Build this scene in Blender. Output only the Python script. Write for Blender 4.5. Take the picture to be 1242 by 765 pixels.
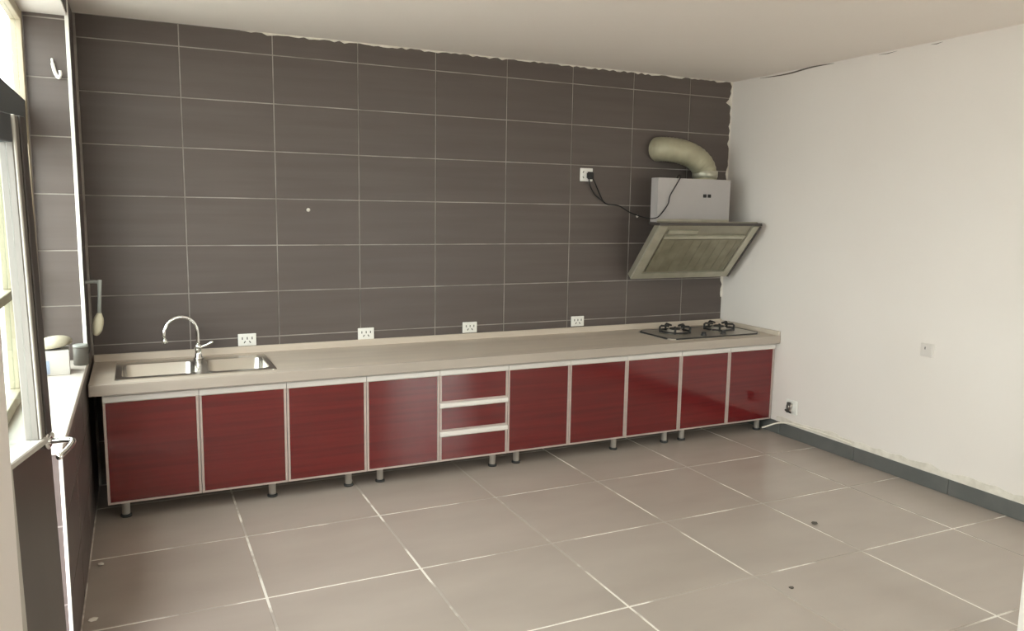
import bpy, bmesh, math, random
from mathutils import Vector, Matrix
random.seed(4)
S = bpy.context.scene
for o in list(bpy.data.objects):
    bpy.data.objects.remove(o)
COL = S.collection
PI = math.pi

# ------------------------------------------------------------------ camera
cd = bpy.data.cameras.new('camera')
cam = bpy.data.objects.new('camera', cd)
COL.objects.link(cam)
cam.location = (0.2732, -5.2344, 1.7154)
cam.rotation_euler = (math.radians(82.246), math.radians(-0.901), math.radians(-25.4397))
cd.sensor_fit = 'HORIZONTAL'
cd.sensor_width = 36.0
cd.lens = 951.84 / 1242.0 * 36.0
cd.clip_start = 0.05
S.camera = cam

# ------------------------------------------------------------------ world, light, exposure
w = bpy.data.worlds.new('overcast_sky')
S.world = w
w.use_nodes = True
bg = w.node_tree.nodes['Background']
bg.inputs['Color'].default_value = (0.985, 0.985, 1.0, 1)
bg.inputs['Strength'].default_value = 8.0
S.view_settings.view_transform = 'Standard'
S.view_settings.look = 'None'
S.view_settings.gamma = 1.0
S.view_settings.use_curve_mapping = False
S.view_settings.exposure = 0.46
S.cycles.max_bounces = 10
S.cycles.diffuse_bounces = 6
S.cycles.transparent_max_bounces = 12
S.cycles.caustics_reflective = False
S.cycles.caustics_refractive = False


def portal(name, loc, rot, sx, sy):
    l = bpy.data.lights.new(name, 'AREA')
    l.shape = 'RECTANGLE'
    l.size, l.size_y = sx, sy
    l.cycles.is_portal = True
    o = bpy.data.objects.new(name, l)
    COL.objects.link(o)
    o.location = loc
    o.rotation_euler = rot
    return o


# room size (metres)
W, D, H = 4.753, 6.6, 2.772
TW, TH = 0.54, 0.2958            # wall tile
ROWS = [2.641 - TH * k for k in range(10)]   # joints of the wall tile rows
WY0, WY1 = -0.45, -2.15          # window in the left wall
DY1 = -3.25                      # near side of the door opening
SILL, HEAD = 0.866, 2.672
NY0, NY1, RZ0, RZ1 = -3.65, -6.3, 0.866, 2.6   # unseen second left-wall window, added and sized to let in light
portal('window_portal_left', (-0.27, (WY0 + DY1) / 2, HEAD / 2), (0, -PI / 2, 0), HEAD, abs(DY1 - WY0))
RX0, RX1, RZH = 3.45, 4.65, 2.4      # unseen glazed opening in the near wall, added and sized for light
portal('added_portal_rear', ((RX0 + RX1) / 2, -D - 0.26, RZH / 2), (PI / 2, 0, 0), RX1 - RX0, RZH)
portal('added_portal_near', (-0.27, (NY0 + NY1) / 2, (RZ0 + RZ1) / 2), (0, -PI / 2, 0), RZ1 - RZ0, NY0 - NY1)


# ------------------------------------------------------------------ materials
def mat(name, col, rough=0.5, metal=0.0, var=None, vscale=(4, 4, 4), vamt=0.5, bump=0.0, bscale=30.0,
        coat=0.0, spec=0.5, detail=4.0, lo=0.35, hi=0.65, rvar=0.0):
    m = bpy.data.materials.new(name)
    m.use_nodes = True
    nt = m.node_tree
    b = nt.nodes['Principled BSDF']
    b.inputs['Base Color'].default_value = (*col, 1)
    b.inputs['Roughness'].default_value = rough
    b.inputs['Metallic'].default_value = metal
    b.inputs['Coat Weight'].default_value = coat
    b.inputs['Coat Roughness'].default_value = 0.05
    b.inputs['Specular IOR Level'].default_value = spec
    geo = nt.nodes.new('ShaderNodeNewGeometry')
    mp = nt.nodes.new('ShaderNodeMapping')
    mp.inputs['Scale'].default_value = vscale
    nt.links.new(geo.outputs['Position'], mp.inputs['Vector'])
    if var is not None:
        n = nt.nodes.new('ShaderNodeTexNoise')
        n.inputs['Scale'].default_value = 1.0
        n.inputs['Detail'].default_value = detail
        nt.links.new(mp.outputs[0], n.inputs['Vector'])
        r = nt.nodes.new('ShaderNodeMapRange')
        r.inputs[1].default_value = lo
        r.inputs[2].default_value = hi
        r.inputs[3].default_value = 0.0
        r.inputs[4].default_value = vamt
        nt.links.new(n.outputs['Fac'], r.inputs[0])
        mx = nt.nodes.new('ShaderNodeMix')
        mx.data_type = 'RGBA'
        mx.inputs[6].default_value = (*col, 1)
        mx.inputs[7].default_value = (*var, 1)
        nt.links.new(r.outputs[0], mx.inputs[0])
        nt.links.new(mx.outputs[2], b.inputs['Base Color'])
        if rvar:
            rr = nt.nodes.new('ShaderNodeMapRange')
            rr.inputs[1].default_value = 0.3
            rr.inputs[2].default_value = 0.7
            rr.inputs[3].default_value = rough - rvar
            rr.inputs[4].default_value = rough + rvar
            nt.links.new(n.outputs['Fac'], rr.inputs[0])
            nt.links.new(rr.outputs[0], b.inputs['Roughness'])
    if bump:
        n2 = nt.nodes.new('ShaderNodeTexNoise')
        n2.inputs['Scale'].default_value = bscale
        n2.inputs['Detail'].default_value = 5
        nt.links.new(geo.outputs['Position'], n2.inputs['Vector'])
        bp = nt.nodes.new('ShaderNodeBump')
        bp.inputs['Strength'].default_value = bump
        bp.inputs['Distance'].default_value = 0.01
        nt.links.new(n2.outputs['Fac'], bp.inputs['Height'])
        nt.links.new(bp.outputs[0], b.inputs['Normal'])
    return m


def glass_mat(name, tint, gloss=0.08, rough=0.0):
    m = bpy.data.materials.new(name)
    m.use_nodes = True
    nt = m.node_tree
    nt.nodes.clear()
    out = nt.nodes.new('ShaderNodeOutputMaterial')
    t = nt.nodes.new('ShaderNodeBsdfTransparent')
    t.inputs[0].default_value = (*tint, 1)
    g = nt.nodes.new('ShaderNodeBsdfGlossy')
    g.inputs['Roughness'].default_value = rough
    mx = nt.nodes.new('ShaderNodeMixShader')
    mx.inputs[0].default_value = gloss
    nt.links.new(t.outputs[0], mx.inputs[1])
    nt.links.new(g.outputs[0], mx.inputs[2])
    nt.links.new(mx.outputs[0], out.inputs[0])
    return m


M = {}
M['wtile'] = mat('dark_wall_tile', (0.104, 0.083, 0.076), 0.42, spec=0.35, var=(0.132, 0.108, 0.099), vscale=(1.0, 1.0, 16), vamt=0.55, bump=0.03, bscale=18)
M['wgrout'] = mat('wall_grout', (0.42, 0.38, 0.35), 0.9, var=(0.20, 0.175, 0.16), vscale=(5, 5, 5), vamt=0.8)
M['white_wall'] = mat('white_paint', (0.82, 0.765, 0.73), 0.75, var=(0.79, 0.73, 0.69), vscale=(1.3, 1.3, 1.3), vamt=0.6, bump=0.03, bscale=60)
M['ceil'] = mat('ceiling_paint', (0.87, 0.805, 0.755), 0.85, var=(0.84, 0.775, 0.72), vscale=(0.9, 0.9, 0.9), vamt=0.6)
M['plaster'] = mat('rough_plaster', (0.82, 0.77, 0.70), 0.9, var=(0.60, 0.55, 0.48), vscale=(14, 14, 14), vamt=0.7, bump=0.3, bscale=50)
M['ftile'] = mat('floor_tile', (0.415, 0.355, 0.315), 0.25, var=(0.48, 0.415, 0.37), vscale=(1.6, 4.0, 3), vamt=0.8, lo=0.25, hi=0.75, detail=3)
M['fgrout'] = mat('floor_grout', (0.84, 0.79, 0.73), 0.9, var=(0.42, 0.365, 0.325), vscale=(2.6, 2.6, 2.6), vamt=1.0, lo=0.46, hi=0.54, detail=5)
M['skirt'] = mat('skirting_tile', (0.115, 0.120, 0.115), 0.3, var=(0.15, 0.15, 0.145), vscale=(6, 6, 6), vamt=0.7)
M['white_trim'] = mat('white_trim', (0.86, 0.84, 0.80), 0.45)
M['sill'] = mat('sill_stone', (0.62, 0.57, 0.52), 0.4, var=(0.56, 0.51, 0.46), vscale=(9, 9, 9), vamt=0.5)
M['alu'] = mat('brushed_aluminium', (0.56, 0.46, 0.42), 0.4, 0.3, var=(0.48, 0.38, 0.35), vscale=(2, 2, 40), vamt=0.4)
M['rail'] = mat('white_aluminium', (0.82, 0.78, 0.74), 0.34, 0.15)
M['red'] = mat('red_glass', (0.155, 0.0085, 0.0095), 0.11, var=(0.085, 0.004, 0.006), vscale=(1.1, 1.1, 42), vamt=0.6, spec=0.75, rvar=0.03)
M['carcass'] = mat('cabinet_board', (0.62, 0.58, 0.53), 0.6)
M['foot'] = mat('foot_metal', (0.66, 0.61, 0.56), 0.4, 0.1)
M['foot_base'] = mat('foot_rubber', (0.04, 0.04, 0.04), 0.6)
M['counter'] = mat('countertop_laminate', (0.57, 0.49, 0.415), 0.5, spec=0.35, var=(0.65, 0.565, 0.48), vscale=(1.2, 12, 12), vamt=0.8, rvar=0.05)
M['edge'] = mat('counter_edge_darkened', (0.40, 0.345, 0.295), 0.45, var=(0.46, 0.395, 0.34), vscale=(1.2, 12, 12), vamt=0.8)  # front-face shade put into the colour; the top laminate is lighter
M['steel'] = mat('stainless_steel', (0.66, 0.63, 0.58), 0.24, 1.0, var=(0.58, 0.55, 0.50), vscale=(6, 40, 6), vamt=0.5)
M['chrome'] = mat('chrome', (0.82, 0.82, 0.80), 0.09, 1.0)
M['hob'] = mat('hob_steel', (0.52, 0.47, 0.41), 0.38, 0.5, var=(0.46, 0.42, 0.37), vscale=(8, 8, 8), vamt=0.6)
M['iron'] = mat('black_iron', (0.025, 0.023, 0.022), 0.5)
M['knob'] = mat('black_knob', (0.04, 0.04, 0.04), 0.35)
M['cover'] = mat('hood_cover', (0.45, 0.42, 0.415), 0.36, 0.0, var=(0.41, 0.38, 0.375), vscale=(5, 5, 5), vamt=0.5)
M['hood'] = mat('hood_steel', (0.30, 0.28, 0.22), 0.36, 0.55, var=(0.40, 0.37, 0.30), vscale=(6, 6, 6), vamt=0.7)
M['hood_light'] = mat('hood_trim_steel', (0.52, 0.49, 0.40), 0.35, 0.4, var=(0.38, 0.36, 0.28), vscale=(9, 9, 9), vamt=0.6)
M['filter'] = mat('greasy_filter', (0.21, 0.19, 0.135), 0.42, 0.3, var=(0.30, 0.275, 0.20), vscale=(9, 9, 9), vamt=0.8)
M['hood_dark'] = mat('hood_dark', (0.06, 0.05, 0.045), 0.45)
M['duct'] = mat('duct_foil', (0.42, 0.39, 0.28), 0.5, 0.2, var=(0.34, 0.31, 0.22), vscale=(9, 9, 9), vamt=0.6)
M['plastic'] = mat('white_plastic', (0.86, 0.84, 0.80), 0.35)
M['plate_grey'] = mat('aged_white_plastic', (0.70, 0.65, 0.615), 0.4)
M['black'] = mat('black_plastic', (0.012, 0.011, 0.011), 0.45)
M['darkslot'] = mat('socket_slot', (0.05, 0.045, 0.04), 0.6)
M['frame'] = mat('window_frame_paint', (0.46, 0.43, 0.38), 0.5, var=(0.40, 0.36, 0.31), vscale=(12, 12, 3), vamt=0.6)
M['frame_wood'] = mat('window_frame_wood', (0.40, 0.34, 0.25), 0.55, var=(0.33, 0.27, 0.19), vscale=(14, 14, 2), vamt=0.6)
M['frame_dark'] = mat('transom_dark', (0.055, 0.06, 0.065), 0.5)
M['doorgrey'] = mat('door_aluminium', (0.20, 0.18, 0.16), 0.45, 0.2, var=(0.15, 0.135, 0.12), vscale=(20, 20, 2), vamt=0.6)
M['doorlight'] = mat('door_light_stile', (0.50, 0.47, 0.42), 0.55)
M['doordark'] = mat('door_dark_panel', (0.075, 0.064, 0.055), 0.3, var=(0.10, 0.085, 0.073), vscale=(5, 5, 2), vamt=0.6)
M['glass'] = glass_mat('clear_glass', (0.92, 0.96, 0.94), 0.07)
M['frost'] = glass_mat('dusty_glass', (0.90, 0.94, 0.91), 0.05, 0.3)
M['card'] = mat('white_card', (0.50, 0.48, 0.45), 0.7)
M['cardblue'] = mat('blue_print', (0.30, 0.36, 0.48), 0.6)
M['cloth'] = mat('beige_cloth', (0.42, 0.38, 0.29), 0.9, var=(0.30, 0.27, 0.20), vscale=(30, 30, 30), vamt=0.5, bump=0.2, bscale=80)
M['darkcloth'] = mat('dark_tin', (0.12, 0.11, 0.095), 0.5)
M['cream'] = mat('cream_plastic', (0.68, 0.62, 0.46), 0.45)
M['greyplastic'] = mat('grey_plastic', (0.34, 0.35, 0.33), 0.4)
M['ground'] = mat('outside_concrete', (0.55, 0.53, 0.50), 0.9, var=(0.47, 0.455, 0.43), vscale=(.5, .5, .5), vamt=0.6)
M['crack'] = mat('crack', (0.13, 0.11, 0.09), 0.9)
M['debris'] = mat('debris', (0.10, 0.085, 0.07), 0.9)
M['pipe'] = mat('white_pipe', (0.82, 0.77, 0.68), 0.4)


# ------------------------------------------------------------------ helpers
def link(name, me, m=None, parent=None, loc=None, rot=None):
    if m is not None and not me.materials:
        me.materials.append(M[m])
    o = bpy.data.objects.new(name, me)
    COL.objects.link(o)
    if parent is not None:
        o.parent = parent
    if loc is not None:
        o.location = loc
    if rot is not None:
        o.rotation_euler = rot
    return o


def tag(o, label, cat=None, group=None, kind=None):
    o['label'] = label
    if cat:
        o['category'] = cat
    if group:
        o['group'] = group
    if kind:
        o['kind'] = kind
    return o


def thing(name, label, cat, loc=(0, 0, 0), rotz=0.0, group=None, kind=None):
    o = bpy.data.objects.new(name, None)
    COL.objects.link(o)
    o.empty_display_size = 0.1
    o.location = loc
    o.rotation_euler = (0, 0, rotz)
    return tag(o, label, cat, group, kind)


def to_mesh(bm, name, smooth=False):
    bmesh.ops.recalc_face_normals(bm, faces=bm.faces)
    me = bpy.data.meshes.new(name)
    bm.to_mesh(me)
    bm.free()
    if smooth:
        for p in me.polygons:
            p.use_smooth = True
    return me


def add_box(bm, x0, x1, y0, y1, z0, z1):
    vs = [bm.verts.new((x, y, z)) for z in (z0, z1) for y in (y0, y1) for x in (x0, x1)]
    for f in ((0, 2, 3, 1), (4, 5, 7, 6), (0, 1, 5, 4), (2, 6, 7, 3), (0, 4, 6, 2), (1, 3, 7, 5)):
        bm.faces.new([vs[i] for i in f])
    return vs


def box_me(x0, x1, y0, y1, z0, z1, bev=0.0, seg=1, name='box'):
    bm = bmesh.new()
    add_box(bm, min(x0, x1), max(x0, x1), min(y0, y1), max(y0, y1), min(z0, z1), max(z0, z1))
    if bev:
        bmesh.ops.bevel(bm, geom=list(bm.edges), offset=bev, segments=seg, affect='EDGES', profile=0.5)
    return to_mesh(bm, name)


def box(name, b, m, parent=None, bev=0.0, seg=1):
    return link(name, box_me(*b, bev=bev, seg=seg, name=name), m, parent)


def boxes(name, bl, m, parent=None):
    bm = bmesh.new()
    for b in bl:
        add_box(bm, min(b[0], b[1]), max(b[0], b[1]), min(b[2], b[3]), max(b[2], b[3]), min(b[4], b[5]), max(b[4], b[5]))
    return link(name, to_mesh(bm, name), m, parent)


def add_tube(bm, pts, rad, n=10, caps=True):
    pts = [Vector(p) for p in pts]
    rads = rad if isinstance(rad, (list, tuple)) else [rad] * len(pts)
    t0 = (pts[1] - pts[0]).normalized()
    up = Vector((0, 0, 1)) if abs(t0.z) < 0.9 else Vector((1, 0, 0))
    u = t0.cross(up).normalized()
    rings = []
    for i, p in enumerate(pts):
        a = pts[max(i - 1, 0)]
        b = pts[min(i + 1, len(pts) - 1)]
        t = (b - a).normalized()
        u = (u - t * u.dot(t)).normalized()
        v = t.cross(u)
        rings.append([bm.verts.new(p + (u * math.cos(2 * PI * k / n) + v * math.sin(2 * PI * k / n)) * rads[i]) for k in range(n)])
    for i in range(len(rings) - 1):
        for k in range(n):
            bm.faces.new((rings[i][k], rings[i][(k + 1) % n], rings[i + 1][(k + 1) % n], rings[i + 1][k]))
    if caps:
        bm.faces.new(rings[0][::-1])
        bm.faces.new(rings[-1])


def tube(name, pts, rad, m, parent=None, n=10, caps=True):
    bm = bmesh.new()
    add_tube(bm, pts, rad, n, caps)
    return link(name, to_mesh(bm, name, True), m, parent)


def lathe(name, prof, m, parent=None, loc=(0, 0, 0), n=20, smooth=True):
    bm = bmesh.new()
    rings = []
    for r, z in prof:
        rings.append([bm.verts.new((loc[0] + r * math.cos(2 * PI * k / n), loc[1] + r * math.sin(2 * PI * k / n), loc[2] + z)) for k in range(n)])
    for i in range(len(rings) - 1):
        for k in range(n):
            bm.faces.new((rings[i][k], rings[i][(k + 1) % n], rings[i + 1][(k + 1) % n], rings[i + 1][k]))
    bm.faces.new(rings[0][::-1])
    bm.faces.new(rings[-1])
    me = to_mesh(bm, name)
    if smooth:
        for p in me.polygons:
            p.use_smooth = len(p.vertices) == 4
    return link(name, me, m, parent)


def smooth_pts(pts, n=8):
    P = [Vector(p) for p in pts]
    P = [P[0] * 2 - P[1]] + P + [P[-1] * 2 - P[-2]]
    out = []
    for i in range(1, len(P) - 2):
        for k in range(n):
            t = k / n
            a, b, c, d = P[i - 1], P[i], P[i + 1], P[i + 2]
            out.append(0.5 * ((2 * b) + (c - a) * t + (2 * a - 5 * b + 4 * c - d) * t * t + (3 * b - a - 3 * c + d) * t ** 3))
    out.append(P[-2])
    return out


# ================================================================== STRUCTURE
# floor: a grout bed with single tiles proud of it
FS = 0.7122
floor = box('floor', (-0.3, W + 0.2, -D - 0.2, 0.2, -0.12, -0.0025), 'fgrout')
tag(floor, 'warm grey square tiled kitchen floor with worn white joints', 'floor', kind='structure')
ftile_me = {}
gx = [0.010 + FS * k for k in range(-1, 9)]
gy = [-1.126 + FS * 2 - FS * k for k in range(0, 12)]
g = 0.0058
for i in range(len(gx) - 1):
    x0, x1 = (0.0 if i < 2 else gx[i]), min(gx[i + 1], W)
    if x1 - x0 < 0.03:
        continue
    for j in range(len(gy) - 1):
        y1, y0 = min(gy[j], 0.0), max(gy[j + 1], -D)
        if y1 - y0 < 0.03:
            continue
        key = (round(x1 - x0, 3), round(y1 - y0, 3))
        if key not in ftile_me:
            a, b = key[0] / 2 - g, key[1] / 2 - g
            ftile_me[key] = box_me(-a, a, -b, b, -0.008, 0.0, 0.0012, 1, 'floor_tile')
        link('tile', ftile_me[key], 'ftile', floor, ((x0 + x1) / 2, (y0 + y1) / 2, random.uniform(-0.0005, 0.0003)))

# ceiling
ceil = box('ceiling', (-0.3, W + 0.2, -D - 0.2, 0.2, H, H + 0.12), 'ceil')
tag(ceil, 'plain off-white plastered ceiling above the kitchen', 'ceiling', kind='structure')


def wall_tiles(parent, cols, rows, origin, udir, ndir, mname='wtile', gap=0.0034, cache={}):
    """single tiles; cols / rows are (a, b) spans along udir and z; ndir is the facing direction"""
    for (u0, u1) in cols:
        for (z0, z1) in rows:
            if u1 - u0 < 0.02 or z1 - z0 < 0.02:
                continue
            key = (round(u1 - u0, 3), round(z1 - z0, 3), mname)
            if key not in cache:
                a, b = key[0] / 2 - gap, key[1] / 2 - gap
                cache[key] = box_me(-a, a, 0.0, 0.009, -b, b, 0.0012, 1, 'wall_tile')
            u = Vector(udir)
            o = link('tile', cache[key], mname, parent,
                     Vector(origin) + u * ((u0 + u1) / 2) + Vector((0, 0, (z0 + z1) / 2)) + Vector(ndir) * random.uniform(-0.0006, 0.0006))
            # local -Y is the face of the tile
            ang = math.atan2(ndir[1], ndir[0]) + PI / 2
            o.rotation_euler = (random.uniform(-.0012, .0012), 0, ang + random.uniform(-.0012, .0012))


# back wall
wb = box('wall_back', (-0.3, W + 0.2, 0.0035, 0.2, 0, H), 'wgrout')
tag(wb, 'back wall of dark grey-brown rectangular tiles behind the red cabinets', 'wall', kind='structure')
cols = [(max(0.010 + TW * k, 0.0), min(0.010 + TW * (k + 1), W)) for k in range(0, 9)]
rows = [(ROWS[0], H)] + [(max(ROWS[k + 1], 0), ROWS[k]) for k in range(9)]
wall_tiles(wb, cols, rows, (0, 0, 0), (1, 0, 0), (0, -1, 0))

# right wall
wr = box('wall_right', (W, W + 0.2, -D - 0.2, 0.0035, 0, H), 'white_wall')
tag(wr, 'plain white painted wall to the right of the counter', 'wall', kind='structure')

# near wall behind the camera
wn = boxes('wall_near', [(-0.3, RX0, -D - 0.24, -D, 0, H), (RX1, W + 0.2, -D - 0.24, -D, 0, H), (RX0, RX1, -D - 0.24, -D, RZH, H)], 'white_wall')
tag(wn, 'white painted wall with an added glazed opening, facing the counter', 'wall', kind='structure')

# left wall with window and door opening
wl = boxes('wall_left', [(-0.26, -0.0035, WY0 + 0.0035, 0.0035, 0, H), (-0.26, -0.0035, DY1, WY0, HEAD, H),
                         (-0.26, -0.0035, WY1 + 0.0035, WY0 + 0.0035, 0, SILL - 0.03)], 'wgrout')
tag(wl, 'left wall with dark tiled window reveal and low tiled wall under the sill', 'wall', kind='structure')
lrows = [(ROWS[k + 1], ROWS[k]) for k in range(9)]
lrows[-1] = (0.0, ROWS[8])
wall_tiles(wl, [(0.0, 0.45)], [(ROWS[0], H)] + lrows, (0, 0, 0), (0, -1, 0), (1, 0, 0))
lowrows = [(z0, min(z1, SILL - 0.03)) for z0, z1 in lrows if z0 < SILL - 0.05]
wall_tiles(wl, [(0.45, 0.99), (0.99, 1.53), (1.53, 2.15)], lowrows, (0, 0, 0), (0, -1, 0), (1, 0, 0))
wall_tiles(wl, [(0.45, 0.99), (0.99, 1.53), (1.53, 2.07), (2.07, 2.61), (2.61, -DY1)], [(HEAD, H)], (0, 0, 0), (0, -1, 0), (1, 0, 0))
# reveal face towards the camera
revrows = [(max(z0, SILL), min(z1, HEAD)) for z0, z1 in [(ROWS[0], H)] + lrows if z1 > SILL + 0.02 and z0 < HEAD - 0.02]
wall_tiles(wl, [(-0.20, 0.0)], revrows, (0, WY0, 0), (1, 0, 0), (0, -1, 0))
wall_tiles(wl, [(-0.185, 0.0)], lowrows, (0, WY1, 0), (1, 0, 0), (0, -1, 0))
soff = box('soffit', (-0.26, -0.003, DY1, WY0, HEAD - 0.012, HEAD), 'white_wall', wl)
wl2 = boxes('wall_left_near', [(-0.26, 0, NY0, DY1, 0, H), (-0.26, 0, -D - 0.2, NY1, 0, H), (-0.26, 0, NY1, NY0, 0, RZ0), (-0.26, 0, NY1, NY0, RZ1, H)], 'white_wall')
tag(wl2, 'white painted wall beside the glazed door', 'wall', kind='structure')

# pillar at the right edge of the view
wp = box('wall_pillar', (3.377, 3.52, -3.62, -3.46, 0, H), 'white_wall', bev=0.004)
tag(wp, 'white vertical pillar edge at the lower right of the view', 'pillar', kind='structure')

# corner beads, sill, plaster seams
t1 = box('trim_1', (-0.012, 0.006, WY0 - 0.006, WY0 + 0.012, SILL, H), 'white_trim', bev=0.002)
tag(t1, 'tall thin white corner strip on the tiled window reveal', 'trim', kind='structure')
t2 = box('trim_2', (-0.008, 0.004, WY1 - 0.004, WY1 + 0.008, 0, SILL - 0.03), 'white_trim', bev=0.002)
tag(t2, 'low thin white corner strip below the sill by the door', 'trim', kind='structure')
sill = box('trim_3', (-0.255, 0.008, WY1 - 0.006, WY0, SILL - 0.03, SILL), 'sill', bev=0.003)
tag(sill, 'cream stone window sill carrying the white box', 'window sill', kind='structure')


def ragged(name, a, b, width, along, m, parent, side, thick=0.006, n=60, amp=0.5, seed=1):
    """thin plaster smear with an uneven edge. along: axis index, side: (axis, sign), thickness along third axis"""
    rnd = random.Random(seed)
    bm = bmesh.new()
    prev = None
    base, wax, wsg, nax, nsg, n0, w0 = side
    for i in range(n + 1):
        t = a + (b - a) * i / n
        ww = width * (1 - amp + amp * 2 * rnd.random() ** 1.6)
        ring = []
        for (wv, nv) in ((0, 0), (ww, 0), (ww, thick * rnd.uniform(.5, 1)), (0, thick)):
            p = [0, 0, 0]
            p[along] = t
            p[wax] = w0 + wsg * wv
            p[nax] = n0 + nsg * nv
            ring.append(bm.verts.new(p))
        if prev:
            for k in range(4):
                bm.faces.new((prev[k], prev[(k + 1) % 4], ring[(k + 1) % 4], ring[k]))
        prev = ring
    o = link(name, to_mesh(bm, name), m, parent)
    return o


ragged('plaster_seam', 0.9, W, 0.009, 0, 'plaster', wb, (0, 2, -1, 1, -1, 0.001, H), n=120, amp=0.9, seed=3)
ragged('plaster_seam', 1.0, H, 0.014, 2, 'plaster', wb, (0, 0, -1, 1, -1, 0.001, W), n=50, amp=0.8, seed=5)
ragged('plaster_seam', 2.52, H, 0.03, 2, 'plaster', wb, (0, 0, -1, 1, -1, 0.001, W), n=9, amp=0.9, seed=8)
ragged('plaster_seam', -0.72, -5.5, 0.045, 1, 'plaster', wr, (0, 2, 1, 0, -1, W + 0.001, 0.100), thick=0.009, n=90, amp=0.25, seed=7)
# ceiling crack along the right wall
bm = bmesh.new()
ck = smooth_pts([(W - 0.001, -0.32, H - 0.012), (W - 0.001, -0.60, H - 0.020), (W - 0.001, -0.85, H - 0.006), (W - 0.001, -1.05, H - 0.010)], 5)
add_tube(bm, ck, [0.001 + 0.0045 * math.sin(PI * i / (len(ck) - 1)) for i in range(len(ck))], 6)
link('crack', to_mesh(bm, 'crack'), 'crack', wr)
for (ya, yb) in ((-1.42, -1.56), (-1.80, -1.88)):
    tube('crack', [(W - 0.001, ya, H - 0.012), (W - 0.001, (ya + yb) / 2, H - 0.016), (W - 0.001, yb, H - 0.011)], [0.0005, 0.0025, 0.0005], 'crack', wr, 6)

# skirting on the right wall: single dark tiles
sk = box('baseboard_right', (W - 0.004, W + 0.001, -D, -0.02, 0.0, 0.099), 'fgrout')
tag(sk, 'low dark grey tile skirting along the white wall', 'skirting', kind='structure')
skm = box_me(-0.012, 0, -0.354, 0.354, 0.001, 0.100, 0.0012, 1, 'skirting_tile')
y = -0.05
while y > -D + 0.7:
    link('tile', skm, 'skirt', sk, (W, y - 0.356, 0))
    y -= FS

# outside ground beyond the window
gr = box('ground', (-40, 40, -40, 40, -0.5, -0.35), 'ground')
tag(gr, 'pale concrete yard outside the window', 'ground', kind='structure')


# ------------------------------------------------------------------ windows
def window(name, label, axis, fixed, u0, u1, z0, z1, bars_u, bars_z, fm='frame', fw=0.05, ft=0.05, wide=None):
    """axis 'y': window in a plane of constant x"""
    r = thing(name, label, 'window', kind='structure')

    def bx(nm, ua, ub, za, zb, mm, th):
        if axis == 'y':
            return box(nm, (fixed - th / 2, fixed + th / 2, ua, ub, za, zb), mm, r, 0.003)
        return box(nm, (ua, ub, fixed - th / 2, fixed + th / 2, za, zb), mm, r, 0.003)
    bx('frame_post', u0, u0 + fw, z0, z1, fm, ft)
    bx('frame_post', u1 - fw, u1, z0, z1, fm, ft)
    bx('frame_rail', u0 + fw, u1 - fw, z0, z0 + fw, fm, ft)
    bx('frame_rail', u0 + fw, u1 - fw, z1 - fw, z1, fm, ft)
    zs = [z0 + fw] + [b for z in bars_z for b in (z[0], z[1])] + [z1 - fw]
    us = [u0 + fw] + [b for u in bars_u for b in (u[0], u[1])] + [u1 - fw]
    for z in bars_z:
        bx('glazing_bar', u0 + fw, u1 - fw, z[0], z[1], z[2] if len(z) > 2 else fm, ft * 0.8)
    for u in bars_u:
        for k in range(0, len(zs), 2):
            bx('mullion', u[0], u[1], zs[k], zs[k + 1], fm, ft * 0.8)
    for k in range(0, len(zs), 2):
        for j in range(0, len(us), 2):
            bx('pane', us[j], us[j + 1], zs[k], zs[k + 1], 'frost', 0.005)
    return r


window('window_1', 'old painted window with glazing bars above the cream sill', 'y', -0.225, WY1 + 0.06, WY0 - 0.005, SILL + 0.002, HEAD - 0.014,
       [(-1.36, -1.30)], [(1.305, 1.345), (2.00, 2.22, 'frame_dark')], 'frame_wood')
window('added_window_left', 'unseen window added in the white left wall to let in light', 'y', -0.225, NY1 + 0.002, NY0 - 0.002, RZ0 + 0.002, RZ1 - 0.002,
       [(-4.53, -4.47), (-5.43, -5.37)], [(1.95, 2.0)], 'frame')
window('added_window_rear', 'unseen full-height glazing added in the near wall to let in light', 'x', -D - 0.12, RX0 + 0.002, RX1 - 0.002, 0.002, RZH - 0.002,
       [(4.02, 4.08)], [(2.0, 2.06)], 'frame')
# door frame
df = thing('door_frame', 'grey door frame beside the window with a fixed light above', 'door frame', kind='structure')
box('frame_post', (-0.25, -0.19, WY1 - 0.01, WY1 + 0.058, 0, HEAD - 0.014), 'frame', df, 0.003)
box('frame_post', (-0.25, -0.19, DY1 + 0.002, DY1 + 0.06, 0, HEAD - 0.014), 'frame', df, 0.003)
box('transom', (-0.25, -0.19, DY1 + 0.06, WY1 - 0.01, 2.00, 2.07), 'frame', df, 0.003)
box('frame_rail', (-0.25, -0.19, DY1 + 0.06, WY1 - 0.01, HEAD - 0.06, HEAD - 0.014), 'frame', df, 0.003)
box('pane', (-0.222, -0.218, DY1 + 0.06, WY1 - 0.01, 2.07, HEAD - 0.06), 'frost', df)

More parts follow.
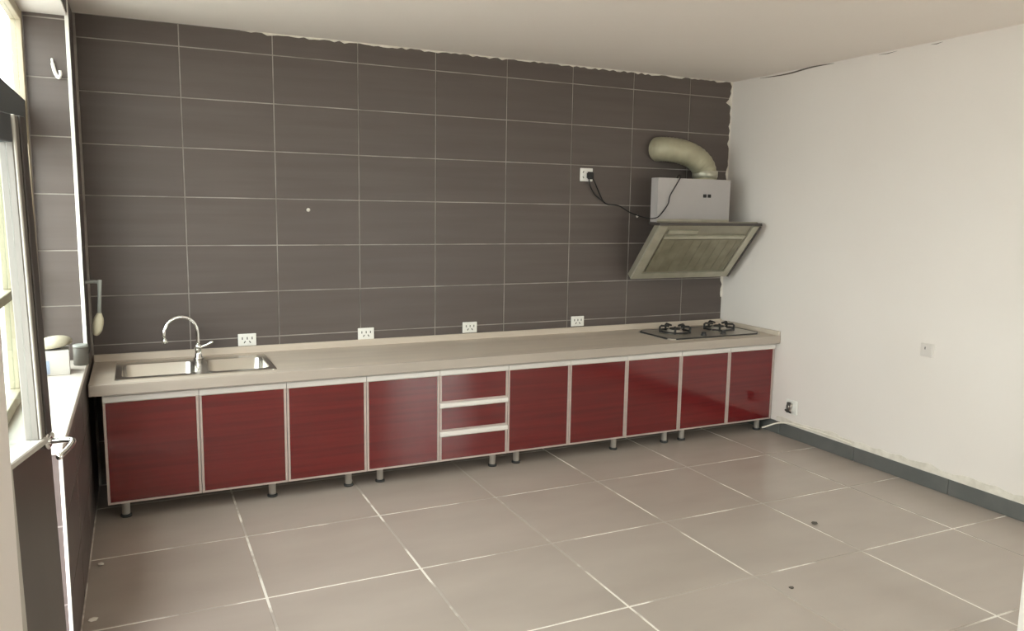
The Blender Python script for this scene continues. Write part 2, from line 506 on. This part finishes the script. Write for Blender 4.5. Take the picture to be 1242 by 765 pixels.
# ------------------------------------------------------------------ glazed door leaf, ajar
LW, LH = 0.85, 1.965
ANG = math.radians(14.4)
fx, fy = 0.003, -2.30
dr = thing('door_1', 'glazed door standing ajar at the left, dark lower panel and lever handle', 'door',
           (fx - LW * math.sin(ANG), fy - LW * math.cos(ANG), 0.012), PI / 2 - ANG, kind='structure')
dr.rotation_euler.x = -0.018
TK = 0.042
ZM = 0.945
box('stile', (LW - 0.095, LW, 0, TK, ZM, LH), 'doorgrey', dr, 0.003)
box('stile', (0, 0.09, 0, TK, 0, LH), 'doorgrey', dr, 0.003)
box('top_rail', (0.09, LW - 0.095, 0, TK, LH - 0.085, LH), 'frame_dark', dr, 0.003)
box('bead', (0.09, LW, -0.012, TK, ZM - 0.022, ZM), 'doorlight', dr, 0.004)
box('lower_panel', (0.545, LW, 0.002, TK - 0.002, 0, ZM - 0.022), 'doordark', dr, 0.002)
box('middle_stile', (0.43, 0.545, -0.003, TK, 0, ZM - 0.022), 'doorlight', dr, 0.003)
box('lower_panel', (0.09, 0.43, 0.002, TK - 0.002, 0, ZM - 0.022), 'doordark', dr, 0.002)
box('edge_strip', (LW - 0.092, LW - 0.080, -0.006, 0.004, ZM + 0.001, LH - 0.001), 'doorlight', dr, 0.002)
box('edge_strip', (LW - 0.045, LW - 0.001, -0.006, 0.004, ZM + 0.001, LH - 0.001), 'hood_dark', dr, 0.002)
box('glass_pane', (0.09, LW - 0.095, TK / 2 - 0.002, TK / 2 + 0.002, ZM, LH - 0.085), 'glass', dr)
hd = tube('handle', [(LW - 0.042, 0.0, 0.925), (LW - 0.042, -0.010, 0.925), (LW - 0.042, -0.013, 0.925)], [0.026, 0.026, 0.020], 'chrome', dr, 16)
tube('lever', smooth_pts([(LW - 0.042, -0.008, 0.925), (LW - 0.042, -0.060, 0.927), (LW - 0.052, -0.084, 0.925), (LW - 0.10, -0.086, 0.915), (LW - 0.165, -0.078, 0.905)], 6),
     0.0095, 'chrome', hd, 10)

# ================================================================== CABINETS
YF = -0.660                      # front of the doors
ZB, ZT = 0.100, 0.702            # bottom / top of the fronts
seams = [0.070, 0.545, 1.018, 1.490, 1.962, 2.440, 2.908, 3.372, 3.845, 4.298, 4.745]


def front_frame(x0, x1, z0, z1, t=0.011, fw=0.013):
    bm = bmesh.new()
    y0, y1 = YF, YF + 0.020
    add_box(bm, x0, x0 + fw, y0, y1, z0, z1)
    add_box(bm, x1 - fw, x1, y0, y1, z0, z1)
    add_box(bm, x0 + fw, x1 - fw, y0, y1, z0, z0 + t)
    return to_mesh(bm, 'frame')


def rail_mesh(x0, x1, z0, z1):
    # pull rail: a hooked aluminium profile
    prof = [(0.012, 0), (-0.004, 0), (-0.009, 0.006), (-0.009, z1 - z0 - 0.008), (-0.004, z1 - z0), (0.012, z1 - z0)]
    bm = bmesh.new()
    a = [bm.verts.new((x0, YF + p[0], z0 + p[1])) for p in prof]
    b = [bm.verts.new((x1, YF + p[0], z0 + p[1])) for p in prof]
    n = len(prof)
    for k in range(n):
        bm.faces.new((a[k], a[(k + 1) % n], b[(k + 1) % n], b[k]))
    bm.faces.new(a[::-1])
    bm.faces.new(b)
    return to_mesh(bm, 'rail')


def make_door(cab, x0, x1):
    g = 0.0015
    x0 += g
    x1 -= g
    d = link('door', front_frame(x0, x1, ZB, ZT - 0.040), 'alu', cab)
    link('panel', box_me(x0 + 0.013, x1 - 0.013, YF + 0.003, YF + 0.016, ZB + 0.011, ZT - 0.040, 0.001), 'red', d)
    link('handle', rail_mesh(x0, x1, ZT - 0.040, ZT), 'rail', d)
    return d


def make_drawers(cab, x0, x1):
    g = 0.0015
    x0 += g
    x1 -= g
    for (za, zb, zr) in ((0.484, ZT - 0.040, ZT), (0.298, 0.450, 0.482), (ZB, 0.262, 0.296)):
        d = link('drawer', front_frame(x0, x1, za, zb), 'alu', cab)
        link('panel', box_me(x0 + 0.013, x1 - 0.013, YF + 0.003, YF + 0.016, za + 0.011, zb, 0.001), 'red', d)
        link('handle', rail_mesh(x0, x1, zb, zr), 'rail', d)


foot_prof = [(0.029, 0), (0.029, 0.012), (0.021, 0.016), (0.021, 0.092), (0.032, 0.094), (0.032, ZB)]


def make_foot(cab, x, y):
    f = lathe('foot', [(0.021, 0.014), (0.021, 0.090), (0.031, 0.0915), (0.031, ZB + 0.0005)], 'foot', cab, (x, y, 0), 14)
    lathe('foot_pad', [(0.029, 0.0005), (0.030, 0.010), (0.024, 0.015)], 'foot_base', f, (x, y, 0), 14)


def cabinet(label, i0, i1, feet, kinds):
    x0, x1 = seams[i0], seams[i1]
    c = thing('base_cabinet', label, 'cabinet', ((x0 + x1) / 2, -0.35, 0), group='red base cabinets under the countertop')
    c.location = (0, 0, 0)
    e = 0.002
    bk = -0.03
    boxes('carcass', [(x0 + e, x0 + e + 0.016, YF + 0.022, bk, ZB, 0.708), (x1 - e - 0.016, x1 - e, YF + 0.022, bk, ZB, 0.708),
                      (x0 + e + 0.016, x1 - e - 0.016, YF + 0.022, bk, ZB, ZB + 0.016),
                      (x0 + e + 0.016, x1 - e - 0.016, bk - 0.006, bk, ZB + 0.016, 0.708)], 'carcass', c)
    for k, kd in zip(range(i0, i1), kinds):
        if kd == 'd':
            make_door(c, seams[k], seams[k + 1])
        else:
            make_drawers(c, seams[k], seams[k + 1])
    for fxp in feet:
        make_foot(c, fxp, -0.585)
        make_foot(c, fxp, -0.12)
    return c


cabinet('red three-door base cabinet on steel feet below the double sink', 0, 3, (0.155, 0.936, 1.392), 'ddd')
cabinet('red base cabinet with one door and a stack of three drawers', 3, 5, (1.592, 2.367), 'dr')
cabinet('red three-door base cabinet directly right of the drawers', 5, 8, (2.544, 3.327, 3.775), 'ddd')
cabinet('red two-door base cabinet in the right corner under the hob', 8, 10, (3.935, 4.675), 'dd')

# ------------------------------------------------------------------ countertop
CT = 0.770
CF = -0.698
SX0, SX1, SY0, SY1 = 0.135, 0.975, -0.625, -0.105      # sink cut-out
HX0, HX1, HY0, HY1 = 3.79, 4.66, -0.60, -0.16          # hob cut-out
ct = thing('countertop', 'long brown-grey laminate countertop running over all the red cabinets', 'countertop')
bm = bmesh.new()
x0, x1 = 0.012, W - 0.003
for b in ((x0, SX0 + .02, CF, -0.022), (SX0 + .02, SX1 - .02, CF, SY0 + .02), (SX0 + .02, SX1 - .02, SY1 - .02, -0.022),
          (SX1 - .02, HX0 + .02, CF, -0.022), (HX0 + .02, HX1 - .02, CF, HY0 + .02), (HX0 + .02, HX1 - .02, HY1 - .02, -0.022), (HX1 - .02, x1, CF, -0.022)):
    add_box(bm, *b, CT - 0.028, CT)
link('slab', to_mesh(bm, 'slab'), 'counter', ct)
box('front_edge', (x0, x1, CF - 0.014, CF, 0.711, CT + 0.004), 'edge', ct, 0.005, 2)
box('back_upstand', (x0, x1, -0.022, -0.002, CT - 0.02, 0.812), 'counter', ct, 0.005, 2)
box('side_upstand', (x1 - 0.020, x1, CF - 0.010, -0.022, CT - 0.01, 0.806), 'counter', ct, 0.004, 2)


# ------------------------------------------------------------------ sink
def bowl(bm, x0, x1, y0, y1, ztop, depth, r=0.05, seg=5):
    def loop(ins, z):
        vs = []
        rr = max(r - ins * 0.3, 0.012)
        for cx, cy, a0 in ((x1 - ins - rr, y1 - ins - rr, 0), (x0 + ins + rr, y1 - ins - rr, PI / 2), (x0 + ins + rr, y0 + ins + rr, PI), (x1 - ins - rr, y0 + ins + rr, 1.5 * PI)):
            for k in range(seg + 1):
                a = a0 + PI / 2 * k / seg
                vs.append(bm.verts.new((cx + rr * math.cos(a), cy + rr * math.sin(a), z)))
        return vs
    prof = [(0, ztop), (0.004, ztop - 0.004), (0.008, ztop - depth + 0.03), (0.016, ztop - depth + 0.01), (0.034, ztop - depth)]
    loops = [loop(i, z) for i, z in prof]
    n = len(loops[0])
    for a, b in zip(loops, loops[1:]):
        for k in range(n):
            bm.faces.new((a[k], a[(k + 1) % n], b[(k + 1) % n], b[k]))
    bm.faces.new(loops[-1])
    return loops[0]


snk = thing('kitchen_sink', 'stainless steel double-bowl sink set into the left end of the countertop', 'sink', (0, 0, 0))
ZS = CT + 0.006
B1 = (0.165, 0.555, -0.575, -0.215)
B2 = (0.610, 0.945, -0.575, -0.215)
for nm, B in (('bowl', B1), ('bowl', B2)):
    bm = bmesh.new()
    bowl(bm, *B, ZS, 0.19)
    bmesh.ops.recalc_face_normals(bm, faces=bm.faces)
    me = bpy.data.meshes.new('bowl')
    bm.to_mesh(me)
    bm.free()
    for p in me.polygons:
        p.use_smooth = True
    o = link(nm, me, 'steel', snk)
    lathe('drain', [(0.045, 0.0), (0.045, 0.004), (0.03, 0.004), (0.028, 0.001)], 'chrome', o, ((B[0] + B[1]) / 2, -0.36, ZS - 0.189), 18)
# rim with two holes: bridge outer rectangle and rounded holes by a triangulated fill
bm = bmesh.new()


def rloop(x0, x1, y0, y1, r, z, seg=5):
    vs = []
    for cx, cy, a0 in ((x1 - r, y1 - r, 0), (x0 + r, y1 - r, PI / 2), (x0 + r, y0 + r, PI), (x1 - r, y0 + r, 1.5 * PI)):
        for k in range(seg + 1):
            a = a0 + PI / 2 * k / seg
            vs.append(bm.verts.new((cx + r * math.cos(a), cy + r * math.sin(a), z)))
    es = [bm.edges.new((vs[k], vs[(k + 1) % len(vs)])) for k in range(len(vs))]
    return vs, es


o1, e1 = rloop(SX0, SX1, SY0, SY1, 0.03, ZS)
h1, e2 = rloop(*B1, 0.05, ZS)
h2, e3 = rloop(*B2, 0.05, ZS)
bmesh.ops.triangle_fill(bm, use_beauty=True, edges=e1 + e2 + e3)
lo = [bm.verts.new((v.co.x + (0.004 if v.co.x > .55 else -.004), v.co.y, CT + 0.0005)) for v in o1]
n = len(o1)
for k in range(n):
    bm.faces.new((o1[k], o1[(k + 1) % n], lo[(k + 1) % n], lo[k]))
rim = link('rim', to_mesh(bm, 'rim'), 'steel', snk)

# ------------------------------------------------------------------ faucet
FXX, FYY = 0.583, -0.158
fc = thing('faucet', 'chrome gooseneck faucet standing between the sink bowls', 'faucet', (0, 0, 0))
lathe('base', [(0.030, 0), (0.030, 0.008), (0.021, 0.014), (0.019, 0.060), (0.022, 0.064), (0.022, 0.085), (0.014, 0.095)], 'chrome', fc, (FXX, FYY, ZS + 0.0005), 18)
R = 0.098
zc = 0.945
npts = [(FXX, FYY, ZS + 0.085), (FXX, FYY, 0.88)]
for k in range(0, 15):
    a = PI * k / 13.0
    npts.append((FXX - R * 0.97 + R * 0.97 * math.cos(a), FYY - R * 0.28 * (1 - math.cos(a)), zc + R * math.sin(a)))
tube('spout', npts, 0.0105, 'chrome', fc, 12)
ex = Vector(npts[-1])
ed = (Vector(npts[-1]) - Vector(npts[-2])).normalized()
tube('aerator', [ex - ed * 0.004, ex + ed * 0.006, ex + ed * 0.008, ex + ed * 0.03], [0.011, 0.0125, 0.016, 0.016], 'chrome', fc, 14)
tube('lever', smooth_pts([(FXX + 0.012, FYY, ZS + 0.073), (FXX + 0.045, FYY - 0.004, ZS + 0.083), (FXX + 0.085, FYY - 0.010, ZS + 0.105)], 5), [0.0085] * 6 + [0.0075] * 5, 'chrome', fc, 10)

# ------------------------------------------------------------------ gas hob
hb = thing('gas_hob', 'two-burner steel gas hob set into the right end of the countertop', 'hob', (0, 0, 0))
bm = bmesh.new()
vs, es = rloop(HX0, HX1, HY0, HY1, 0.05, CT + 0.012)
bm.faces.new(vs)
lo = []
for v in vs:
    lo.append(bm.verts.new((v.co.x + (0.006 if v.co.x > 4.2 else -0.006), v.co.y + (0.006 if v.co.y > -0.38 else -0.006), CT + 0.0008)))
for k in range(len(vs)):
    bm.faces.new((vs[k], vs[(k + 1) % len(vs)], lo[(k + 1) % len(vs)], lo[k]))
link('plate', to_mesh(bm, 'plate'), 'hob', hb)
bm = bmesh.new()
add_tube(bm, [(HX0 + 0.0, HY0 + 0.05, CT + 0.008), (HX0 + 0.05, HY0, CT + 0.008), (HX1 - 0.05, HY0, CT + 0.008), (HX1, HY0 + 0.05, CT + 0.008), (HX1, HY1 - .05, CT + 0.008), (HX1 - .05, HY1, CT + .008), (HX0 + .05, HY1, CT + .008), (HX0, HY1 - .05, CT + .008), (HX0, HY0 + .05, CT + .008)], 0.007, 6)
link('seal', to_mesh(bm, 'seal'), 'iron', hb)
for bx_ in (4.015, 4.445):
    by = -0.345
    z0 = CT + 0.012
    br = lathe('burner', [(0.10, 0.0), (0.098, 0.006), (0.062, 0.008), (0.060, 0.020), (0.052, 0.026), (0.020, 0.027)], 'hob', hb, (bx_, by, z0), 24)
    lathe('burner_cap', [(0.042, 0.025), (0.042, 0.034), (0.036, 0.038), (0.012, 0.038)], 'iron', br, (bx_, by, z0), 20)
    bm = bmesh.new()
    ring = [(bx_ + 0.115 * math.cos(a), by + 0.115 * math.sin(a), z0 + 0.012) for a in [2 * PI * k / 24 for k in range(25)]]
    add_tube(bm, ring, 0.007, 6)
    for k in range(5):
        a = 2 * PI * (k + 0.25) / 5
        c, s = math.cos(a), math.sin(a)
        add_tube(bm, [(bx_ + 0.118 * c, by + 0.118 * s, z0 + 0.004), (bx_ + 0.120 * c, by + 0.120 * s, z0 + 0.046), (bx_ + 0.108 * c, by + 0.108 * s, z0 + 0.055), (bx_ + 0.048 * c, by + 0.048 * s, z0 + 0.050)], 0.0085, 6)
    link('pan_support', to_mesh(bm, 'pan_support'), 'iron', hb)
    kx = bx_
    lathe('knob', [(0.024, 0.0), (0.024, 0.006), (0.019, 0.010), (0.017, 0.026), (0.012, 0.028)], 'knob', hb, (kx + (0.12 if bx_ < 4.2 else -0.12), HY0 + 0.055, z0 + 0.0003), 16)

# ================================================================== RANGE HOOD
hood = thing('range_hood', 'steel slanted range hood with grey cover and greasy filter on the tiled wall', 'range hood', (0, 0, 0))
PX0, PX1 = 3.715, 4.672
pt = Vector((0, -0.500, 1.612))
pb = Vector((0, -0.150, 1.197))
dv = (pb - pt).normalized()
nv = Vector((0, dv.z, -dv.y))          # facing front-down
if nv.y > 0:
    nv = -nv


def slab(bm, x0, x1, a0, a1, n0, n1):
    L = (pb - pt).length
    vs = []
    for nn in (n0, n1):
        for aa in (a0, a1):
            for xx in (x0, x1):
                q = pt + dv * aa + nv * nn
                vs.append(bm.verts.new((xx, q.y, q.z)))
    for f in ((0, 2, 3, 1), (4, 5, 7, 6), (0, 1, 5, 4), (2, 6, 7, 3), (0, 4, 6, 2), (1, 3, 7, 5)):
        bm.faces.new([vs[i] for i in f])


LS = (pb - pt).length
bm = bmesh.new()
slab(bm, PX0, PX1, 0, LS, -0.045, -0.002)
link('panel_body', to_mesh(bm, 'panel_body'), 'hood', hood)
bm = bmesh.new()
slab(bm, PX0, PX0 + 0.075, 0, LS, -0.002, 0.012)
slab(bm, PX1 - 0.075, PX1, 0, LS, -0.002, 0.012)
slab(bm, PX0 + 0.075, PX1 - 0.075, LS - 0.055, LS, -0.002, 0.012)
link('panel_frame', to_mesh(bm, 'panel_frame'), 'hood_light', hood)
bm = bmesh.new()
slab(bm, PX0 + 0.11, PX0 + 0.38, 0.045, 0.075, -0.001, 0.010)
link('control_strip', to_mesh(bm, 'control_strip'), 'hood_light', hood)
bm = bmesh.new()
slab(bm, PX0 + 0.095, PX1 - 0.095, 0.095, 0.122, -0.001, 0.016)
link('drip_rail', to_mesh(bm, 'drip_rail'), 'hood_light', hood)
bm = bmesh.new()
slab(bm, PX0 + 0.10, PX1 - 0.10, 0.135, LS - 0.070, -0.001, 0.008)
fl = link('filter', to_mesh(bm, 'filter'), 'filter', hood)
bm = bmesh.new()
for k in range(9):
    xx = PX0 + 0.14 + k * (PX1 - PX0 - 0.28) / 8
    slab(bm, xx - 0.006, xx + 0.006, 0.15, LS - 0.085, 0.0075, 0.0105)
link('mesh_rib', to_mesh(bm, 'mesh_rib'), 'filter', fl)
bm = bmesh.new()
slab(bm, PX1 - 0.015, PX1 + 0.004, 0.0, LS, -0.03, 0.016)
link('side_trim', to_mesh(bm, 'side_trim'), 'hood_dark', hood)
box('top_plate', (PX0 - 0.005, PX1 + 0.012, -0.512, -0.375, 1.610, 1.632), 'hood_dark', hood, 0.003)
box('housing', (4.03, 4.46, -0.17, -0.004, 1.30, 1.606), 'hood_dark', hood, 0.004)
boxes('neck', [(3.96, 4.50, -0.375, -0.02, 1.607, 1.628)], 'hood_dark', hood)
CX0, CX1 = 3.835, 4.528
bm = bmesh.new()
add_box(bm, CX0, CX1, -0.302, -0.296, 1.633, 1.964)
add_box(bm, CX0, CX0 + 0.005, -0.296, -0.215, 1.633, 1.964)
add_box(bm, CX1 - 0.005, CX1, -0.296, -0.215, 1.633, 1.964)
cv = link('cover', to_mesh(bm, 'cover'), 'cover', hood)
box('volute', (4.06, 4.50, -0.29, -0.006, 1.629, 1.93), 'hood_dark', hood, 0.01)
box('cover_foot', (CX0 + 0.003, CX1 - 0.003, -0.31, -0.303, 1.633, 1.655), 'hood_light', hood, 0.002)
for k in (0, 1):
    box('badge', (4.262 + k * 0.044, 4.294 + k * 0.044, -0.3045, -0.3015, 1.823, 1.849), 'black', cv, 0.003)

# duct
du = thing('exhaust_duct', 'cream flexible exhaust duct bending from the hood into the tiled wall', 'duct', (0, 0, 0))
dp = smooth_pts([(4.400, -0.140, 1.945), (4.400, -0.140, 2.00), (4.372, -0.140, 2.075), (4.285, -0.140, 2.140), (4.170, -0.130, 2.178), (4.075, -0.105, 2.193), (4.030, -0.055, 2.197), (4.022, -0.012, 2.198)], 10)
rd = [0.094 + 0.0022 * math.sin(i * 2.1) for i in range(len(dp))]
tube('hose', dp, rd, 'duct', du, 22)
lathe('collar', [(0.098, 0.0), (0.101, 0.003), (0.101, 0.048), (0.098, 0.051)], 'hood_light', du, (4.400, -0.140, 1.985), 24)


# ================================================================== SOCKETS
def socket(name, label, x, z, wd, ht, holes, wall='back', group='white wall sockets', y=-0.0012, plate_mat='plastic'):
    r = thing(name, label, 'socket', group=group)
    me = box_me(-wd / 2, wd / 2, -0.010, 0, -ht / 2, ht / 2, 0.003, 2, 'plate')
    p = link('plate', me, plate_mat, r)
    box('insert', (-wd * 0.38, wd * 0.38, -0.012, -0.009, -ht * 0.36, ht * 0.36), plate_mat, r, 0.001)
    for (hx, hz, a) in holes:
        b = box_me(-0.003, 0.003, -0.0128, -0.0115, -0.008, 0.008, 0, 1, 'slot')
        link('slot', b, 'darkslot', r, (hx, 0, hz), (0, a, 0))
    if wall == 'back':
        r.location = (x, y, z)
    else:
        r.location = (W - 0.0005, x, z)
        r.rotation_euler = (0, 0, -PI / 2)
    return r


H5 = [(-0.030, 0.010, 0), (0, 0.010, 0), (0.030, 0.010, 0), (-0.016, -0.014, 0.6), (0.016, -0.014, -0.6)]
socket('wall_socket', 'white double socket on the counter upstand beside the sink', 0.887, 0.853, 0.112, 0.078, H5)
socket('wall_socket', 'white socket on the back wall, second along from the sink', 1.665, 0.851, 0.112, 0.078, H5)
socket('wall_socket', 'white socket on the back wall above the drawer cabinet', 2.434, 0.855, 0.112, 0.078, H5)
socket('wall_socket', 'white socket on the back wall nearest the gas hob', 3.338, 0.857, 0.112, 0.078, H5)
socket('wall_socket', 'white socket high on the tiles with a black plug in it', 3.381, 1.979, 0.108, 0.098, [(-0.03, 0.02, .5), (-0.03, -0.02, -.5)])
socket('wall_socket', 'lone white socket on the right white wall', -1.96, 0.872, 0.086, 0.086, [(-0.010, 0.012, 0)], 'right', plate_mat='plate_grey')

# plug and cord of the hood
pc = thing('power_cord', 'black plug and cord running from the high socket to the hood', 'cord', (0, 0, 0))
bm = bmesh.new()
add_box(bm, 3.375, 3.425, -0.052, -0.0150, 1.945, 2.000)
bmesh.ops.bevel(bm, geom=list(bm.edges), offset=0.008, segments=2, affect='EDGES')
link('plug', to_mesh(bm, 'plug'), 'black', pc)
tube('cord', smooth_pts([(3.415, -0.045, 1.955), (3.448, -0.040, 1.905), (3.505, -0.018, 1.825), (3.56, -0.012, 1.765), (3.68, -0.012, 1.750), (3.76, -0.05, 1.700), (3.80, -0.22, 1.660), (3.825, -0.312, 1.665), (3.875, -0.3125, 1.705), (3.925, -0.3125, 1.77), (3.94, -0.3125, 1.83), (3.985, -0.3125, 1.90), (4.03, -0.3125, 1.972), (4.05, -0.26, 1.985), (4.08, -0.18, 1.938)], 8), 0.0045, 'black', pc, 8)
tube('cord_loop', smooth_pts([(3.385, -0.040, 1.948), (3.40, -0.035, 1.90), (3.45, -0.015, 1.84), (3.505, -0.012, 1.80), (3.56, -0.012, 1.765)], 8), 0.005, 'black', pc, 8)

# small plaster dabs / anchors in the tiles
for (x, z) in ((1.292, 1.686), (3.862, 1.672)):
    o = lathe('wall_anchor', [(0.013, 0.0), (0.011, 0.004), (0.004, 0.006)], 'plaster', wb, (0, 0, 0), 10)
    o.rotation_euler = (PI / 2, 0, 0)
    o.location = (x, -0.0005, z)

# ------------------------------------------------------------------ water outlet low on the right wall
vl = thing('pipe_outlet', 'small white plate with a metal pipe stub low on the right wall', 'pipe outlet', (0, 0, 0))
vy, vz = -0.870, 0.243
box('plate', (W - 0.010, W - 0.0005, vy - 0.060, vy + 0.060, vz - 0.055, vz + 0.055), 'plastic', vl, 0.006, 2)
tube('stub', [(W - 0.011, vy, vz + 0.012), (W - 0.050, vy, vz + 0.012)], 0.014, 'foot', vl, 12)
tube('valve', [(W - 0.040, vy - 0.004, vz + 0.040), (W - 0.040, vy + 0.004, vz - 0.036)], [0.015, 0.012], 'hood_dark', vl, 10)
tube('tap_lever', [(W - 0.042, vy + 0.028, vz - 0.024), (W - 0.042, vy - 0.028, vz - 0.034)], 0.007, 'black', vl, 8)
# loose cable lying along the skirting
cb = tube('loose_cable', smooth_pts([(W - 0.16, -0.73, 0.060), (W - 0.05, -0.82, 0.112), (W - 0.012, -1.00, 0.118), (W - 0.012, -1.25, 0.122), (W - 0.012, -1.45, 0.117)], 8), 0.006, 'pipe', None, 8)
tag(cb, 'thin cream cable lying along the top of the dark skirting', 'cable')

# ------------------------------------------------------------------ things on the sill
cx = thing('carton_box', 'small white carton with a blue printed side on the window sill', 'box', (-0.125, -0.78, SILL + 0.0005), 0.06)
box('carton', (-0.068, 0.068, -0.075, 0.075, 0, 0.118), 'card', cx, 0.002)
box('lid_flap', (-0.069, 0.069, -0.076, 0.076, 0.112, 0.122), 'card', cx, 0.002)
box('printed_side', (-0.066, -0.018, -0.0765, -0.0745, 0.008, 0.075), 'cardblue', cx)
bm = bmesh.new()
bmesh.ops.create_uvsphere(bm, u_segments=20, v_segments=10, radius=1.0)
for v in bm.verts:
    v.co.x *= 0.082 * (1 + 0.08 * math.sin(5 * v.co.y))
    v.co.y *= 0.075
    v.co.z = max(v.co.z, -0.25) * 0.042 + 0.010 * v.co.x / 0.08
zmin = min(v.co.z for v in bm.verts)
for v in bm.verts:
    v.co.z -= zmin
cl = link('folded_cloth', to_mesh(bm, 'folded_cloth', True), 'cloth', None, (-0.125, -0.78, SILL + 0.1235))
tag(cl, 'beige rumpled cloth heaped on the white carton', 'cloth')
tn = thing('tin', 'dark squat tin beside the white carton on the window sill', 'tin', (-0.018, -0.60, SILL + 0.0005))
lathe('can', [(0.034, 0), (0.036, 0.004), (0.036, 0.09), (0.033, 0.094)], 'darkcloth', tn, (0, 0, 0), 18)
lathe('can_lid', [(0.037, 0.0945), (0.037, 0.106), (0.030, 0.109)], 'greyplastic', tn, (0, 0, 0), 18)

# hook on the reveal
hk = tube('wall_hook', smooth_pts([(-0.078, WY0 - 0.006, 2.425), (-0.078, WY0 - 0.016, 2.435), (-0.074, WY0 - 0.018, 2.40), (-0.066, WY0 - 0.018, 2.365), (-0.052, WY0 - 0.024, 2.345), (-0.043, WY0 - 0.030, 2.362), (-0.045, WY0 - 0.034, 2.380)], 6), [0.006] * 10 + [0.009] * 17 + [0.007] * 10, 'plastic', None, 8)
tag(hk, 'small white hook stuck on the tiled window reveal', 'hook')

# brush hanging from a bracket on the left wall
hbz = thing('hanging_brush', 'cream-headed brush hanging from a bracket near the dark left corner', 'brush', (0, 0, 0))
by = -0.30
tube('bracket', smooth_pts([(0.002, by, 1.272), (0.045, by, 1.276), (0.078, by, 1.270)], 5), 0.010, 'greyplastic', hbz, 8)
tube('brush_handle', [(0.076, by - 0.012, 1.285), (0.072, by - 0.012, 1.20), (0.066, by - 0.012, 1.095)], [0.012, 0.010, 0.011], 'greyplastic', hbz, 10)
tube('brush_head', smooth_pts([(0.067, by - 0.012, 1.10), (0.060, by - 0.012, 1.06), (0.052, by - 0.012, 1.01), (0.040, by - 0.012, 0.975)], 4), [0.012, 0.016, 0.021, 0.025, 0.027, 0.028, 0.028, 0.027, 0.026, 0.024, 0.021, 0.018, 0.010], 'cream', hbz, 12)

# crumbs on the floor
for k, (x, y, s) in enumerate(((3.61, -2.20, 0.020), (2.93, -2.71, 0.014), (0.05, -1.2, 0.016), (0.04, -1.75, 0.02))):
    rnd = random.Random(k)
    bm = bmesh.new()
    bmesh.ops.create_icosphere(bm, subdivisions=1, radius=s)
    for v in bm.verts:
        v.co *= rnd.uniform(0.7, 1.2)
        v.co.z *= 0.35
    zm = min(v.co.z for v in bm.verts)
    for v in bm.verts:
        v.co.z -= zm
    o = link('plaster_crumb', to_mesh(bm, 'crumb'), 'debris' if k < 2 else 'plaster', None, (x, y, 0.0003))
    tag(o, ['dark crumb on the floor tile nearer the skirting', 'dark crumb lying in the middle of the open floor',
            'pale plaster crumb against the left wall nearer the cabinets', 'pale plaster crumb against the left wall nearer the door'][k], 'crumb', 'crumbs on the floor')

# ------------------------------------------------------------------ put each Empty at the base of its thing
bpy.context.view_layer.update()
for root in [o for o in COL.objects if o.type == 'EMPTY' and o.parent is None and o.location.length < 1e-6]:
    pts = []
    for ch in root.children_recursive:
        if ch.type == 'MESH':
            pts += [ch.matrix_world @ Vector(c) for c in ch.bound_box]
    c = Vector(((min(p.x for p in pts) + max(p.x for p in pts)) / 2, (min(p.y for p in pts) + max(p.y for p in pts)) / 2, min(p.z for p in pts)))
    root.location = c
    for ch in root.children:
        ch.location = ch.location - c
